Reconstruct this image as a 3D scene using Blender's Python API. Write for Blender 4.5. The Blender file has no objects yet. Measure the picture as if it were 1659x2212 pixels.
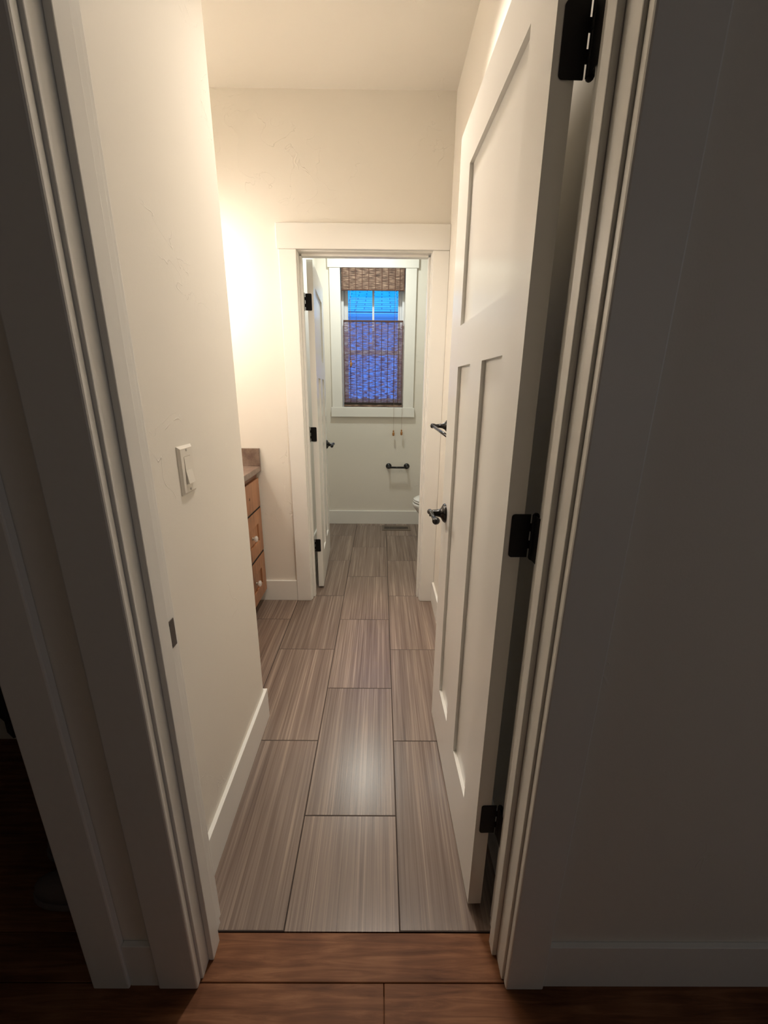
import bpy, bmesh, math, random
from mathutils import Vector, Matrix
random.seed(7)
C = bpy.context.scene.collection
SC = bpy.context.scene

# ------------------------------------------------------------------ camera
H = 1.3415
F, P, YW, RO, CX = 882.46, math.radians(16.637), math.radians(0.282), math.radians(0.5146), 825.55
cam_d = bpy.data.cameras.new('camera')
cam = bpy.data.objects.new('camera', cam_d); C.objects.link(cam)
cam_d.sensor_fit = 'VERTICAL'; cam_d.sensor_height = 24.0
cam_d.lens = F / 2212 * 24.0
cam_d.shift_x = (829.5 - CX) / 2212
cam_d.clip_start = 0.02
g_ = Vector((math.sin(YW), math.cos(YW), 0)); r0 = Vector((math.cos(YW), -math.sin(YW), 0)); zz = Vector((0, 0, 1))
fw = g_ * math.cos(P) - zz * math.sin(P); u0 = g_ * math.sin(P) + zz * math.cos(P); d0 = -u0
R_ = r0 * math.cos(RO) - d0 * math.sin(RO); D_ = r0 * math.sin(RO) + d0 * math.cos(RO)
M = Matrix((R_, -D_, -fw)).transposed().to_4x4(); M.translation = Vector((0, 0, H))
cam.matrix_world = M
SC.camera = cam

# ------------------------------------------------------------------ world, exposure
SC.view_settings.view_transform = 'Standard'; SC.view_settings.look = 'None'
SC.view_settings.gamma = 1.0; SC.view_settings.exposure = 0.25
SC.view_settings.use_curve_mapping = False
w = bpy.data.worlds.new('dusk_sky'); SC.world = w; w.use_nodes = True
wn = w.node_tree.nodes; wn['Background'].inputs[0].default_value = (0.055, 0.33, 0.92, 1); wn['Background'].inputs[1].default_value = 2.7

BULB_W = 6.2
CAN_W = 11.5
DOME_W = 7.6
HALL_W = 1.7

def lamp(name, kind, loc, watts, col, size=0.05, rot=None, **k):
    d = bpy.data.lights.new(name, kind); d.energy = watts; d.color = col
    if kind == 'AREA':
        d.shape = k.get('shape', 'RECTANGLE'); d.size = size
        if 'size_y' in k: d.size_y = k['size_y']
        if 'spread' in k: d.spread = k['spread']
    else: d.shadow_soft_size = size
    o = bpy.data.objects.new(name, d); C.objects.link(o); o.location = loc
    if rot: o.rotation_euler = rot
    return o
# dim daylight that reaches the hall from its far end
lamp('hall_daylight', 'AREA', (2.9, -0.75, 1.55), HALL_W, (0.72, 0.82, 1.0), 1.3, (0, math.radians(90), 0), size_y=0.9)
lamp('hall_back_fill', 'AREA', (1.0, -1.28, 1.5), HALL_W * 0.32, (1.0, 0.90, 0.84), 0.9, (math.radians(90), 0, 0), size_y=1.2)  # added fill behind the camera, evens out the hall faces; no window here

# ------------------------------------------------------------------ node helpers
def newmat(name):
    m = bpy.data.materials.new(name); m.use_nodes = True
    nt = m.node_tree; b = nt.nodes['Principled BSDF']
    return m, nt, b
def N(nt, t, **k):
    n = nt.nodes.new(t)
    for a, v in k.items(): setattr(n, a, v)
    return n
def simple(name, col, rough=0.5, metal=0.0, spec=0.5, bump=None, coat=0):
    m, nt, b = newmat(name)
    b.inputs['Base Color'].default_value = (*col, 1); b.inputs['Roughness'].default_value = rough
    b.inputs['Metallic'].default_value = metal; b.inputs['Specular IOR Level'].default_value = spec
    if coat: b.inputs['Coat Weight'].default_value = coat
    sc, st = bump or (60, 0.02)
    tc = N(nt, 'ShaderNodeTexCoord'); no = N(nt, 'ShaderNodeTexNoise'); no.inputs['Scale'].default_value = sc; no.inputs['Detail'].default_value = 3
    bp = N(nt, 'ShaderNodeBump'); bp.inputs['Strength'].default_value = st; bp.inputs['Distance'].default_value = 0.01
    nt.links.new(tc.outputs['Object'], no.inputs['Vector']); nt.links.new(no.outputs['Fac'], bp.inputs['Height']); nt.links.new(bp.outputs['Normal'], b.inputs['Normal'])
    return m

def wall_paint(name, col, rough=0.55):
    """eggshell paint over hand trowelled plaster: fine stipple and a few trowel ridges"""
    m, nt, b = newmat(name); L = nt.links.new
    b.inputs['Base Color'].default_value = (*col, 1); b.inputs['Roughness'].default_value = rough; b.inputs['Specular IOR Level'].default_value = 0.4
    tc = N(nt, 'ShaderNodeTexCoord')
    n1 = N(nt, 'ShaderNodeTexNoise'); n1.inputs['Scale'].default_value = 230; n1.inputs['Detail'].default_value = 2
    n2 = N(nt, 'ShaderNodeTexNoise'); n2.inputs['Scale'].default_value = 7; n2.inputs['Detail'].default_value = 4; n2.inputs['Distortion'].default_value = 0.6
    # ridges: thin contour lines of a slow noise, kept only in sparse patches
    n3 = N(nt, 'ShaderNodeTexNoise'); n3.inputs['Scale'].default_value = 5.5; n3.inputs['Detail'].default_value = 3; n3.inputs['Distortion'].default_value = 1.2
    n4 = N(nt, 'ShaderNodeTexNoise'); n4.inputs['Scale'].default_value = 3.1
    L(tc.outputs['Object'], n1.inputs['Vector']); L(tc.outputs['Object'], n2.inputs['Vector']); L(tc.outputs['Object'], n3.inputs['Vector']); L(tc.outputs['Object'], n4.inputs['Vector'])
    a = N(nt, 'ShaderNodeMath', operation='SUBTRACT'); a.inputs[1].default_value = 0.5; L(n3.outputs['Fac'], a.inputs[0])
    ab = N(nt, 'ShaderNodeMath', operation='ABSOLUTE'); L(a.outputs[0], ab.inputs[0])
    mr = N(nt, 'ShaderNodeMapRange'); mr.inputs['From Min'].default_value = 0; mr.inputs['From Max'].default_value = 0.006; mr.inputs['To Min'].default_value = 1; mr.inputs['To Max'].default_value = 0; L(ab.outputs[0], mr.inputs['Value'])
    mk = N(nt, 'ShaderNodeMapRange'); mk.inputs['From Min'].default_value = 0.56; mk.inputs['From Max'].default_value = 0.63; L(n4.outputs['Fac'], mk.inputs['Value'])
    mu = N(nt, 'ShaderNodeMath', operation='MULTIPLY'); L(mr.outputs[0], mu.inputs[0]); L(mk.outputs[0], mu.inputs[1])
    s1 = N(nt, 'ShaderNodeMath', operation='MULTIPLY'); s1.inputs[1].default_value = 0.10; L(n1.outputs['Fac'], s1.inputs[0])
    s2 = N(nt, 'ShaderNodeMath', operation='MULTIPLY_ADD'); s2.inputs[1].default_value = 0.5; L(n2.outputs['Fac'], s2.inputs[0]); L(s1.outputs[0], s2.inputs[2])
    s3 = N(nt, 'ShaderNodeMath', operation='MULTIPLY_ADD'); s3.inputs[1].default_value = 1.3; L(mu.outputs[0], s3.inputs[0]); L(s2.outputs[0], s3.inputs[2])
    bp = N(nt, 'ShaderNodeBump'); bp.inputs['Strength'].default_value = 0.35; bp.inputs['Distance'].default_value = 0.004
    L(s3.outputs[0], bp.inputs['Height']); L(bp.outputs['Normal'], b.inputs['Normal'])
    return m

M_wall = wall_paint('cream_wall_paint', (0.83, 0.785, 0.70))
M_ceil = wall_paint('ceiling_paint', (0.83, 0.79, 0.71), 0.7)
M_trim = simple('white_trim_enamel', (0.86, 0.84, 0.785), 0.32, spec=0.5, bump=(14, 0.02))
M_door = simple('white_door_enamel', (0.86, 0.84, 0.785), 0.22, spec=0.75, bump=(10, 0.02))
M_bronze = simple('oil_rubbed_bronze', (0.006, 0.005, 0.005), 0.22, 0.0, 0.45, bump=(90, 0.03))
M_hinge = simple('dark_hinge_bronze', (0.006, 0.005, 0.005), 0.5, 0.2, 0.3, bump=(90, 0.03))
M_strike = simple('dull_pewter_plate', (0.10, 0.09, 0.085), 0.45, 0.6, 0.5, bump=(120, 0.03))
M_hole = simple('dark_hollow', (0.01, 0.008, 0.006), 0.8)
M_plast = simple('ivory_plastic', (0.80, 0.75, 0.66), 0.35)
M_screw = simple('ivory_screw', (0.45, 0.42, 0.37), 0.4)
M_porc = simple('glazed_porcelain', (0.80, 0.79, 0.76), 0.08, bump=(5, 0.0), coat=0.5)
M_seat_gap = simple('dark_seat_gap', (0.05, 0.045, 0.04), 0.6)
M_vinyl = simple('white_vinyl_window', (0.75, 0.76, 0.78), 0.35)
M_dark = simple('dark_gap', (0.02, 0.014, 0.01), 0.8)
M_cord = simple('brown_cord', (0.28, 0.19, 0.10), 0.8)
M_bead = simple('amber_wood_bead', (0.42, 0.19, 0.055), 0.4)
M_cloth = simple('dark_brown_cloth', (0.018, 0.011, 0.010), 0.9, bump=(200, 0.3))
M_shoe = simple('grey_shoe_canvas', (0.16, 0.13, 0.12), 0.8, bump=(300, 0.3))
M_vent = simple('bronze_vent_metal', (0.15, 0.115, 0.085), 0.4, 0.3)
M_knobm = simple('nickel_knob_base', (0.5, 0.47, 0.42), 0.3, 1.0)
M_fascia = simple('painted_fascia', (0.12, 0.30, 0.42), 0.6)
M_siding = simple('lap_siding_paint', (0.75, 0.36, 0.48), 0.7)

def tile_mat():
    m, nt, b = newmat('striated_porcelain_tile'); L = nt.links.new
    tc = N(nt, 'ShaderNodeTexCoord'); sp = N(nt, 'ShaderNodeSeparateXYZ'); L(tc.outputs['Object'], sp.inputs[0])
    ux = N(nt, 'ShaderNodeMath', operation='ADD'); ux.inputs[1].default_value = -1.0023 + 0.0015 + 0.5985 * 20; L(sp.outputs['Y'], ux.inputs[0])
    vy = N(nt, 'ShaderNodeMath', operation='ADD'); vy.inputs[1].default_value = 0.5393 + 0.0015 + 0.2999 * 20; L(sp.outputs['X'], vy.inputs[0])
    cb = N(nt, 'ShaderNodeCombineXYZ'); L(ux.outputs[0], cb.inputs[0]); L(vy.outputs[0], cb.inputs[1])
    br = N(nt, 'ShaderNodeTexBrick'); br.offset = 0.5; br.offset_frequency = 2
    br.inputs['Scale'].default_value = 1; br.inputs['Brick Width'].default_value = 0.5985; br.inputs['Row Height'].default_value = 0.2999
    br.inputs['Mortar Size'].default_value = 0.0022; br.inputs['Mortar Smooth'].default_value = 0.1; br.inputs['Bias'].default_value = 0
    br.inputs['Color1'].default_value = (0, 0, 0, 1); br.inputs['Color2'].default_value = (1, 1, 1, 1); br.inputs['Mortar'].default_value = (0.5, 0.5, 0.5, 1)
    L(cb.outputs[0], br.inputs['Vector'])
    rnd = N(nt, 'ShaderNodeMath', operation='MULTIPLY'); rnd.inputs[1].default_value = 37.0; L(br.outputs['Color'], rnd.inputs[0])
    def streak(sx, sy, det, dist, off):
        cx = N(nt, 'ShaderNodeMath', operation='MULTIPLY'); cx.inputs[1].default_value = sx; L(sp.outputs['X'], cx.inputs[0])
        cy = N(nt, 'ShaderNodeMath', operation='MULTIPLY'); cy.inputs[1].default_value = sy; L(sp.outputs['Y'], cy.inputs[0])
        zz_ = N(nt, 'ShaderNodeMath', operation='ADD'); zz_.inputs[1].default_value = off; L(rnd.outputs[0], zz_.inputs[0])
        c = N(nt, 'ShaderNodeCombineXYZ'); L(cx.outputs[0], c.inputs[0]); L(cy.outputs[0], c.inputs[1]); L(zz_.outputs[0], c.inputs[2])
        n = N(nt, 'ShaderNodeTexNoise'); n.inputs['Scale'].default_value = 1; n.inputs['Detail'].default_value = det; n.inputs['Distortion'].default_value = dist; n.inputs['Roughness'].default_value = 0.6
        L(c.outputs[0], n.inputs['Vector']); return n
    s1 = streak(120, 1.3, 3, 0.55, 0); s2 = streak(30, 0.7, 2, 0.3, 11); s3 = streak(240, 2.6, 2, 0.4, 23)
    r1 = N(nt, 'ShaderNodeValToRGB'); r1.color_ramp.elements[0].position = 0.35; r1.color_ramp.elements[0].color = (0.118, 0.080, 0.062, 1)
    r1.color_ramp.elements[1].position = 0.66; r1.color_ramp.elements[1].color = (0.37, 0.283, 0.225, 1)
    e = r1.color_ramp.elements.new(0.52); e.color = (0.22, 0.159, 0.124, 1)
    mx = N(nt, 'ShaderNodeMix'); mx.inputs[0].default_value = 0.35; L(s1.outputs['Fac'], mx.inputs[2]); L(s2.outputs['Fac'], mx.inputs[3])
    mx2 = N(nt, 'ShaderNodeMix'); mx2.inputs[0].default_value = 0.25; L(mx.outputs[0], mx2.inputs[2]); L(s3.outputs['Fac'], mx2.inputs[3])
    L(mx2.outputs[0], r1.inputs['Fac'])
    # a little per-tile tone
    tone = N(nt, 'ShaderNodeMapRange'); tone.inputs['To Min'].default_value = 0.88; tone.inputs['To Max'].default_value = 1.1; L(br.outputs['Color'], tone.inputs['Value'])
    tm = N(nt, 'ShaderNodeMix', data_type='RGBA', blend_type='MULTIPLY'); tm.inputs[0].default_value = 1; L(r1.outputs['Color'], tm.inputs[6]); L(tone.outputs[0], tm.inputs[7])
    gm = N(nt, 'ShaderNodeMix', data_type='RGBA'); L(br.outputs['Fac'], gm.inputs[0]); L(tm.outputs[2], gm.inputs[6]); gm.inputs[7].default_value = (0.045, 0.028, 0.02, 1)
    L(gm.outputs[2], b.inputs['Base Color'])
    rr = N(nt, 'ShaderNodeMapRange'); rr.inputs['To Min'].default_value = 0.27; rr.inputs['To Max'].default_value = 0.8; L(br.outputs['Fac'], rr.inputs['Value']); L(rr.outputs[0], b.inputs['Roughness'])
    hh = N(nt, 'ShaderNodeMath', operation='MULTIPLY_ADD'); hh.inputs[1].default_value = -1.0; L(br.outputs['Fac'], hh.inputs[0])
    hs = N(nt, 'ShaderNodeMath', operation='MULTIPLY'); hs.inputs[1].default_value = 0.12; L(s1.outputs['Fac'], hs.inputs[0]); L(hs.outputs[0], hh.inputs[2])
    bp = N(nt, 'ShaderNodeBump'); bp.inputs['Strength'].default_value = 0.5; bp.inputs['Distance'].default_value = 0.002; L(hh.outputs[0], bp.inputs['Height']); L(bp.outputs['Normal'], b.inputs['Normal'])
    return m
M_tile = tile_mat()

def wood_mat(name, dark, mid, light, axis, sl=2.0, sc=40, rough=0.4, plank=None, knots=False, spec=0.5):
    """axis: which object axis the grain runs along"""
    m, nt, b = newmat(name); L = nt.links.new
    tc = N(nt, 'ShaderNodeTexCoord'); mp = N(nt, 'ShaderNodeMapping')
    s = [sc, sc, sc]; s[axis] = sl; mp.inputs['Scale'].default_value = s; L(tc.outputs['Object'], mp.inputs['Vector'])
    n = N(nt, 'ShaderNodeTexNoise'); n.inputs['Scale'].default_value = 1; n.inputs['Detail'].default_value = 6; n.inputs['Distortion'].default_value = 0.7; n.inputs['Roughness'].default_value = 0.65; L(mp.outputs[0], n.inputs['Vector'])
    n2 = N(nt, 'ShaderNodeTexNoise'); n2.inputs['Scale'].default_value = 6; n2.inputs['Detail'].default_value = 2; L(tc.outputs['Object'], n2.inputs['Vector'])
    mx = N(nt, 'ShaderNodeMix'); mx.inputs[0].default_value = 0.4; L(n.outputs['Fac'], mx.inputs[2]); L(n2.outputs['Fac'], mx.inputs[3])
    r = N(nt, 'ShaderNodeValToRGB'); r.color_ramp.elements[0].position = 0.33; r.color_ramp.elements[0].color = (*dark, 1)
    r.color_ramp.elements[1].position = 0.68; r.color_ramp.elements[1].color = (*light, 1); e = r.color_ramp.elements.new(0.5); e.color = (*mid, 1)
    L(mx.outputs[0], r.inputs['Fac']); out = r.outputs['Color']
    if knots:
        vo = N(nt, 'ShaderNodeTexVoronoi'); vo.inputs['Scale'].default_value = 4.5; L(tc.outputs['Object'], vo.inputs['Vector'])
        kr = N(nt, 'ShaderNodeMapRange'); kr.inputs['From Min'].default_value = 0.02; kr.inputs['From Max'].default_value = 0.06; kr.inputs['To Min'].default_value = 1; kr.inputs['To Max'].default_value = 0; L(vo.outputs['Distance'], kr.inputs['Value'])
        km = N(nt, 'ShaderNodeMix', data_type='RGBA'); L(kr.outputs[0], km.inputs[0]); L(out, km.inputs[6]); km.inputs[7].default_value = (0.02, 0.008, 0.004, 1); out = km.outputs[2]
    L(out, b.inputs['Base Color']); b.inputs['Roughness'].default_value = rough; b.inputs['Specular IOR Level'].default_value = spec
    bp = N(nt, 'ShaderNodeBump'); bp.inputs['Strength'].default_value = 0.15; bp.inputs['Distance'].default_value = 0.002; L(n.outputs['Fac'], bp.inputs['Height']); L(bp.outputs['Normal'], b.inputs['Normal'])
    return m
M_wood = wood_mat('brown_hall_plank', (0.085, 0.030, 0.011), (0.20, 0.080, 0.034), (0.36, 0.165, 0.078), 0, 4, 60, 0.5, spec=0.18)
M_alder = wood_mat('knotty_alder', (0.20, 0.080, 0.036), (0.37, 0.17, 0.08), (0.52, 0.26, 0.13), 2, 3, 30, 0.38, knots=True)
M_alder_shade = wood_mat('shadow_line_alder', (0.10, 0.035, 0.014), (0.19, 0.07, 0.028), (0.27, 0.11, 0.045), 1, 3, 30, 0.4)  # darker copy of the alder, recess shade put into its colour

def counter_mat():
    m, nt, b = newmat('taupe_quartz'); L = nt.links.new
    tc = N(nt, 'ShaderNodeTexCoord'); n = N(nt, 'ShaderNodeTexNoise'); n.inputs['Scale'].default_value = 14; n.inputs['Detail'].default_value = 8; n.inputs['Roughness'].default_value = 0.7
    L(tc.outputs['Object'], n.inputs['Vector']); r = N(nt, 'ShaderNodeValToRGB')
    r.color_ramp.elements[0].position = 0.35; r.color_ramp.elements[0].color = (0.13, 0.082, 0.06, 1); r.color_ramp.elements[1].position = 0.7; r.color_ramp.elements[1].color = (0.30, 0.22, 0.17, 1)
    L(n.outputs['Fac'], r.inputs['Fac']); L(r.outputs['Color'], b.inputs['Base Color']); b.inputs['Roughness'].default_value = 0.3
    return m
M_counter = counter_mat()

def glass_mat(name, rough=0.0, col=(1, 1, 1)):
    m, nt, b = newmat(name); b.inputs['Base Color'].default_value = (*col, 1); b.inputs['Transmission Weight'].default_value = 1; b.inputs['Roughness'].default_value = rough; b.inputs['IOR'].default_value = 1.45
    return m
M_crystal = glass_mat('crystal_knob_glass', 0.12, (1.0, 0.97, 0.92)); M_crystal.node_tree.nodes['Principled BSDF'].inputs['Transmission Weight'].default_value = 0.55
def pane_mat():
    m = bpy.data.materials.new('window_pane'); m.use_nodes = True; nt = m.node_tree; nt.nodes.clear(); L = nt.links.new
    o = N(nt, 'ShaderNodeOutputMaterial'); t = N(nt, 'ShaderNodeBsdfTransparent'); g = N(nt, 'ShaderNodeBsdfGlossy'); g.inputs['Roughness'].default_value = 0.02
    f = N(nt, 'ShaderNodeFresnel'); f.inputs['IOR'].default_value = 1.45; mx = N(nt, 'ShaderNodeMixShader'); L(f.outputs[0], mx.inputs[0]); L(t.outputs[0], mx.inputs[1]); L(g.outputs[0], mx.inputs[2]); L(mx.outputs[0], o.inputs[0])
    return m
M_pane = pane_mat()

def reed_mat():
    """woven reeds: horizontal streaks, thin places let daylight through"""
    m, nt, b = newmat('woven_reed_shade'); L = nt.links.new; out = nt.nodes['Material Output']
    tc = N(nt, 'ShaderNodeTexCoord'); mp = N(nt, 'ShaderNodeMapping'); mp.inputs['Scale'].default_value = (15, 1, 185); L(tc.outputs['Object'], mp.inputs['Vector'])
    n = N(nt, 'ShaderNodeTexNoise'); n.inputs['Scale'].default_value = 1; n.inputs['Detail'].default_value = 3; n.inputs['Distortion'].default_value = 0.35; L(mp.outputs[0], n.inputs['Vector'])
    mp2 = N(nt, 'ShaderNodeMapping'); mp2.inputs['Scale'].default_value = (18, 1, 140); mp2.inputs['Location'].default_value = (5, 0, 3); L(tc.outputs['Object'], mp2.inputs['Vector'])
    n2 = N(nt, 'ShaderNodeTexNoise'); n2.inputs['Scale'].default_value = 1; n2.inputs['Detail'].default_value = 2; L(mp2.outputs[0], n2.inputs['Vector'])
    r = N(nt, 'ShaderNodeValToRGB'); r.color_ramp.elements[0].position = 0.36; r.color_ramp.elements[0].color = (0.055, 0.030, 0.021, 1)
    r.color_ramp.elements[1].position = 0.66; r.color_ramp.elements[1].color = (0.55, 0.38, 0.28, 1); e = r.color_ramp.elements.new(0.5); e.color = (0.22, 0.13, 0.10, 1)
    L(n.outputs['Fac'], r.inputs['Fac']); L(r.outputs['Color'], b.inputs['Base Color']); b.inputs['Roughness'].default_value = 0.7
    tr = N(nt, 'ShaderNodeBsdfTranslucent'); tr.inputs['Color'].default_value = (0.8, 0.65, 0.8, 1)
    m1 = N(nt, 'ShaderNodeMixShader'); m1.inputs[0].default_value = 0.55; L(b.outputs[0], m1.inputs[1]); L(tr.outputs[0], m1.inputs[2])
    tp = N(nt, 'ShaderNodeBsdfTransparent')
    th = N(nt, 'ShaderNodeMapRange'); th.inputs['From Min'].default_value = 0.44; th.inputs['From Max'].default_value = 0.56; th.inputs['To Max'].default_value = 0.85; L(n2.outputs['Fac'], th.inputs['Value'])
    m2 = N(nt, 'ShaderNodeMixShader'); L(th.outputs[0], m2.inputs[0]); L(m1.outputs[0], m2.inputs[1]); L(tp.outputs[0], m2.inputs[2]); L(m2.outputs[0], out.inputs['Surface'])
    return m
M_reed = reed_mat()
def reed_solid():
    m, nt, b = newmat('woven_reed_valance'); L = nt.links.new
    tc = N(nt, 'ShaderNodeTexCoord'); mp = N(nt, 'ShaderNodeMapping'); mp.inputs['Scale'].default_value = (15, 1, 185); L(tc.outputs['Object'], mp.inputs['Vector'])
    n = N(nt, 'ShaderNodeTexNoise'); n.inputs['Scale'].default_value = 1; n.inputs['Detail'].default_value = 3; n.inputs['Distortion'].default_value = 0.35; L(mp.outputs[0], n.inputs['Vector'])
    r = N(nt, 'ShaderNodeValToRGB'); r.color_ramp.elements[0].position = 0.36; r.color_ramp.elements[0].color = (0.055, 0.030, 0.021, 1)
    r.color_ramp.elements[1].position = 0.66; r.color_ramp.elements[1].color = (0.42, 0.29, 0.21, 1); e = r.color_ramp.elements.new(0.5); e.color = (0.15, 0.085, 0.058, 1)
    L(n.outputs['Fac'], r.inputs['Fac']); L(r.outputs['Color'], b.inputs['Base Color']); b.inputs['Roughness'].default_value = 0.7
    bp = N(nt, 'ShaderNodeBump'); bp.inputs['Strength'].default_value = 0.5; bp.inputs['Distance'].default_value = 0.003; L(n.outputs['Fac'], bp.inputs['Height']); L(bp.outputs['Normal'], b.inputs['Normal'])
    return m
M_reedv = reed_solid()
M_thread = simple('brown_warp_thread', (0.10, 0.045, 0.03), 0.8)

def shingle_mat():
    m, nt, b = newmat('composition_shingles'); L = nt.links.new
    tc = N(nt, 'ShaderNodeTexCoord'); br = N(nt, 'ShaderNodeTexBrick'); br.inputs['Scale'].default_value = 1; br.inputs['Brick Width'].default_value = 0.70; br.inputs['Row Height'].default_value = 0.17
    br.inputs['Mortar Size'].default_value = 0.024; br.inputs['Mortar Smooth'].default_value = 0.3; br.inputs['Bias'].default_value = 0.2
    br.inputs['Color1'].default_value = (0.06, 0.42, 0.36, 1); br.inputs['Color2'].default_value = (0.11, 0.58, 0.48, 1); br.inputs['Mortar'].default_value = (0.03, 0.17, 0.22, 1)
    mp = N(nt, 'ShaderNodeMapping'); mp.inputs['Scale'].default_value = (2.5, 1, 1); L(tc.outputs['Object'], mp.inputs['Vector']); L(mp.outputs[0], br.inputs['Vector'])
    n = N(nt, 'ShaderNodeTexNoise'); n.inputs['Scale'].default_value = 9; n.inputs['Detail'].default_value = 4; L(tc.outputs['Object'], n.inputs['Vector'])
    mr = N(nt, 'ShaderNodeMapRange'); mr.inputs['To Min'].default_value = 0.6; mr.inputs['To Max'].default_value = 1.4; L(n.outputs['Fac'], mr.inputs['Value'])
    mx = N(nt, 'ShaderNodeMix', data_type='RGBA', blend_type='MULTIPLY'); mx.inputs[0].default_value = 1; L(br.outputs['Color'], mx.inputs[6]); L(mr.outputs[0], mx.inputs[7]); L(mx.outputs[2], b.inputs['Base Color'])
    b.inputs['Roughness'].default_value = 0.9
    return m
M_shingle = shingle_mat()
def emis(name, col, s):
    m, nt, b = newmat(name); b.inputs['Base Color'].default_value = (*col, 1); b.inputs['Emission Color'].default_value = (*col, 1); b.inputs['Emission Strength'].default_value = s; return m
M_mirror = simple('mirror_silver', (0.9, 0.9, 0.9), 0.02, 1.0, bump=(2, 0.0))

# ------------------------------------------------------------------ mesh helpers
def link(name, bm, mat, parent=None, bevel=0.0, smooth=False, seg=2):
    me = bpy.data.meshes.new(name)
    bmesh.ops.recalc_face_normals(bm, faces=bm.faces)
    bm.to_mesh(me); bm.free(); me.materials.append(mat)
    o = bpy.data.objects.new(name, me); C.objects.link(o)
    if smooth:
        for p in me.polygons: p.use_smooth = True
    if parent: o.parent = parent
    if bevel:
        md = o.modifiers.new('edge', 'BEVEL'); md.width = bevel; md.segments = seg; md.limit_method = 'ANGLE'; md.angle_limit = math.radians(40)
    return o
def bx(bm, x0, x1, y0, y1, z0, z1):
    v = [bm.verts.new(p) for p in ((x0, y0, z0), (x1, y0, z0), (x1, y1, z0), (x0, y1, z0), (x0, y0, z1), (x1, y0, z1), (x1, y1, z1), (x0, y1, z1))]
    for f in ((0, 3, 2, 1), (4, 5, 6, 7), (0, 1, 5, 4), (1, 2, 6, 5), (2, 3, 7, 6), (3, 0, 4, 7)): bm.faces.new([v[i] for i in f])
def boxes(name, L, mat, parent=None, bevel=0.0, **k):
    bm = bmesh.new()
    for b in L: bx(bm, *b)
    return link(name, bm, mat, parent, bevel, **k)
def frame_of(d):
    d = Vector(d).normalized(); a = Vector((0, 0, 1)) if abs(d.z) < 0.9 else Vector((1, 0, 0))
    u = d.cross(a).normalized(); return u, d.cross(u).normalized()
def tube(bm, pts, rad, n=14, cap=True, closed=False):
    """sweep a round section along points; rad is one number or one per point"""
    pts = [Vector(p) for p in pts]; rings = []
    u = None
    for i, p in enumerate(pts):
        d = (pts[min(i + 1, len(pts) - 1)] - pts[max(i - 1, 0)]).normalized()
        if u is None: u, v = frame_of(d)
        else:
            u = (u - d * u.dot(d)).normalized(); v = d.cross(u)
        r = rad[i] if isinstance(rad, (list, tuple)) else rad
        rings.append([bm.verts.new(p + (u * math.cos(2 * math.pi * k / n) + v * math.sin(2 * math.pi * k / n)) * r) for k in range(n)])
    for a, b in zip(rings, rings[1:]):
        for k in range(n): bm.faces.new((a[k], a[(k + 1) % n], b[(k + 1) % n], b[k]))
    if cap:
        bm.faces.new(rings[0][::-1]); bm.faces.new(rings[-1])
def lathe(bm, base, axis, prof, n=28):
    """prof: list of (distance along the axis, radius)"""
    base = Vector(base); axis = Vector(axis).normalized(); u, v = frame_of(axis); rings = []
    for t, r in prof:
        c = base + axis * t
        if r < 1e-5: rings.append([bm.verts.new(c)])
        else: rings.append([bm.verts.new(c + (u * math.cos(2 * math.pi * k / n) + v * math.sin(2 * math.pi * k / n)) * r) for k in range(n)])
    for a, b in zip(rings, rings[1:]):
        for k in range(n):
            k2 = (k + 1) % n
            if len(a) == 1 and len(b) == 1: continue
            if len(a) == 1: bm.faces.new((a[0], b[k2], b[k]))
            elif len(b) == 1: bm.faces.new((a[k], a[k2], b[0]))
            else: bm.faces.new((a[k], a[k2], b[k2], b[k]))
    if len(rings[0]) > 1: bm.faces.new(rings[0][::-1])
    if len(rings[-1]) > 1: bm.faces.new(rings[-1])
def prism(bm, poly, z0, z1):
    a = [bm.verts.new((x, y, z0)) for x, y in poly]; b = [bm.verts.new((x, y, z1)) for x, y in poly]; n = len(poly)
    bm.faces.new(a[::-1]); bm.faces.new(b)
    for k in range(n): bm.faces.new((a[k], a[(k + 1) % n], b[(k + 1) % n], b[k]))
def empty(name, loc, rz=0.0):
    o = bpy.data.objects.new(name, None); C.objects.link(o); o.location = loc; o.rotation_euler = (0, 0, rz); o.empty_display_size = 0.05; return o
def tag(o, label, cat, group=None):
    o['label'] = label; o['category'] = cat
    if group: o['group'] = group
    return o
def struct(o): o['kind'] = 'structure'; return o

# ------------------------------------------------------------------ the setting
ZC = 2.7145
YH0, YH1 = 0.612, 0.719        # hall wall
YF0, YF1 = 2.4456, 2.560       # wall between bath and toilet room
YW0, YW1 = 4.068, 4.215        # window wall
XL, XR = -0.480, 0.353
# floors
struct(boxes('floor', [(-0.60, XR + 0.12, 0.701, 1.35, -0.06, 0), (-1.42, XR + 0.12, 1.35, YF0, -0.06, 0), (-1.42, 1.30, YF0, YW1, -0.06, 0)], M_tile))
# hall planks run across the doorway
bm = bmesh.new(); rng = random.Random(3)
rows = [0.700 - 0.0015, 0.605, 0.505, 0.405, 0.305, 0.205, 0.105, 0.005, -0.095, -0.195, -0.295, -0.395, -0.495, -0.6, -0.7, -0.8, -0.9, -1.0, -1.1, -1.2, -1.3]
for i in range(len(rows) - 1):
    y1, y0 = rows[i], rows[i + 1] + 0.0016
    xs = [-2.1, 3.0] if i == 0 else [-2.1, 0.017 - 1.15 + (i % 3) * 0.4 - (0.4 if i == 1 else 0) + (0 if i > 1 else 0), 0.017 if i == 1 else 0.017 + (i * 0.37) % 1.1, 1.3 + (i * 0.23) % 0.8, 3.0]
    xs = sorted(xs)
    for a, b in zip(xs, xs[1:]): bx(bm, a + 0.0008, b - 0.0008, y0, y1, -0.03, 0.0)
bx(bm, -2.2, 3.1, -1.42, 0.7005, -0.06, -0.03)
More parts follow.
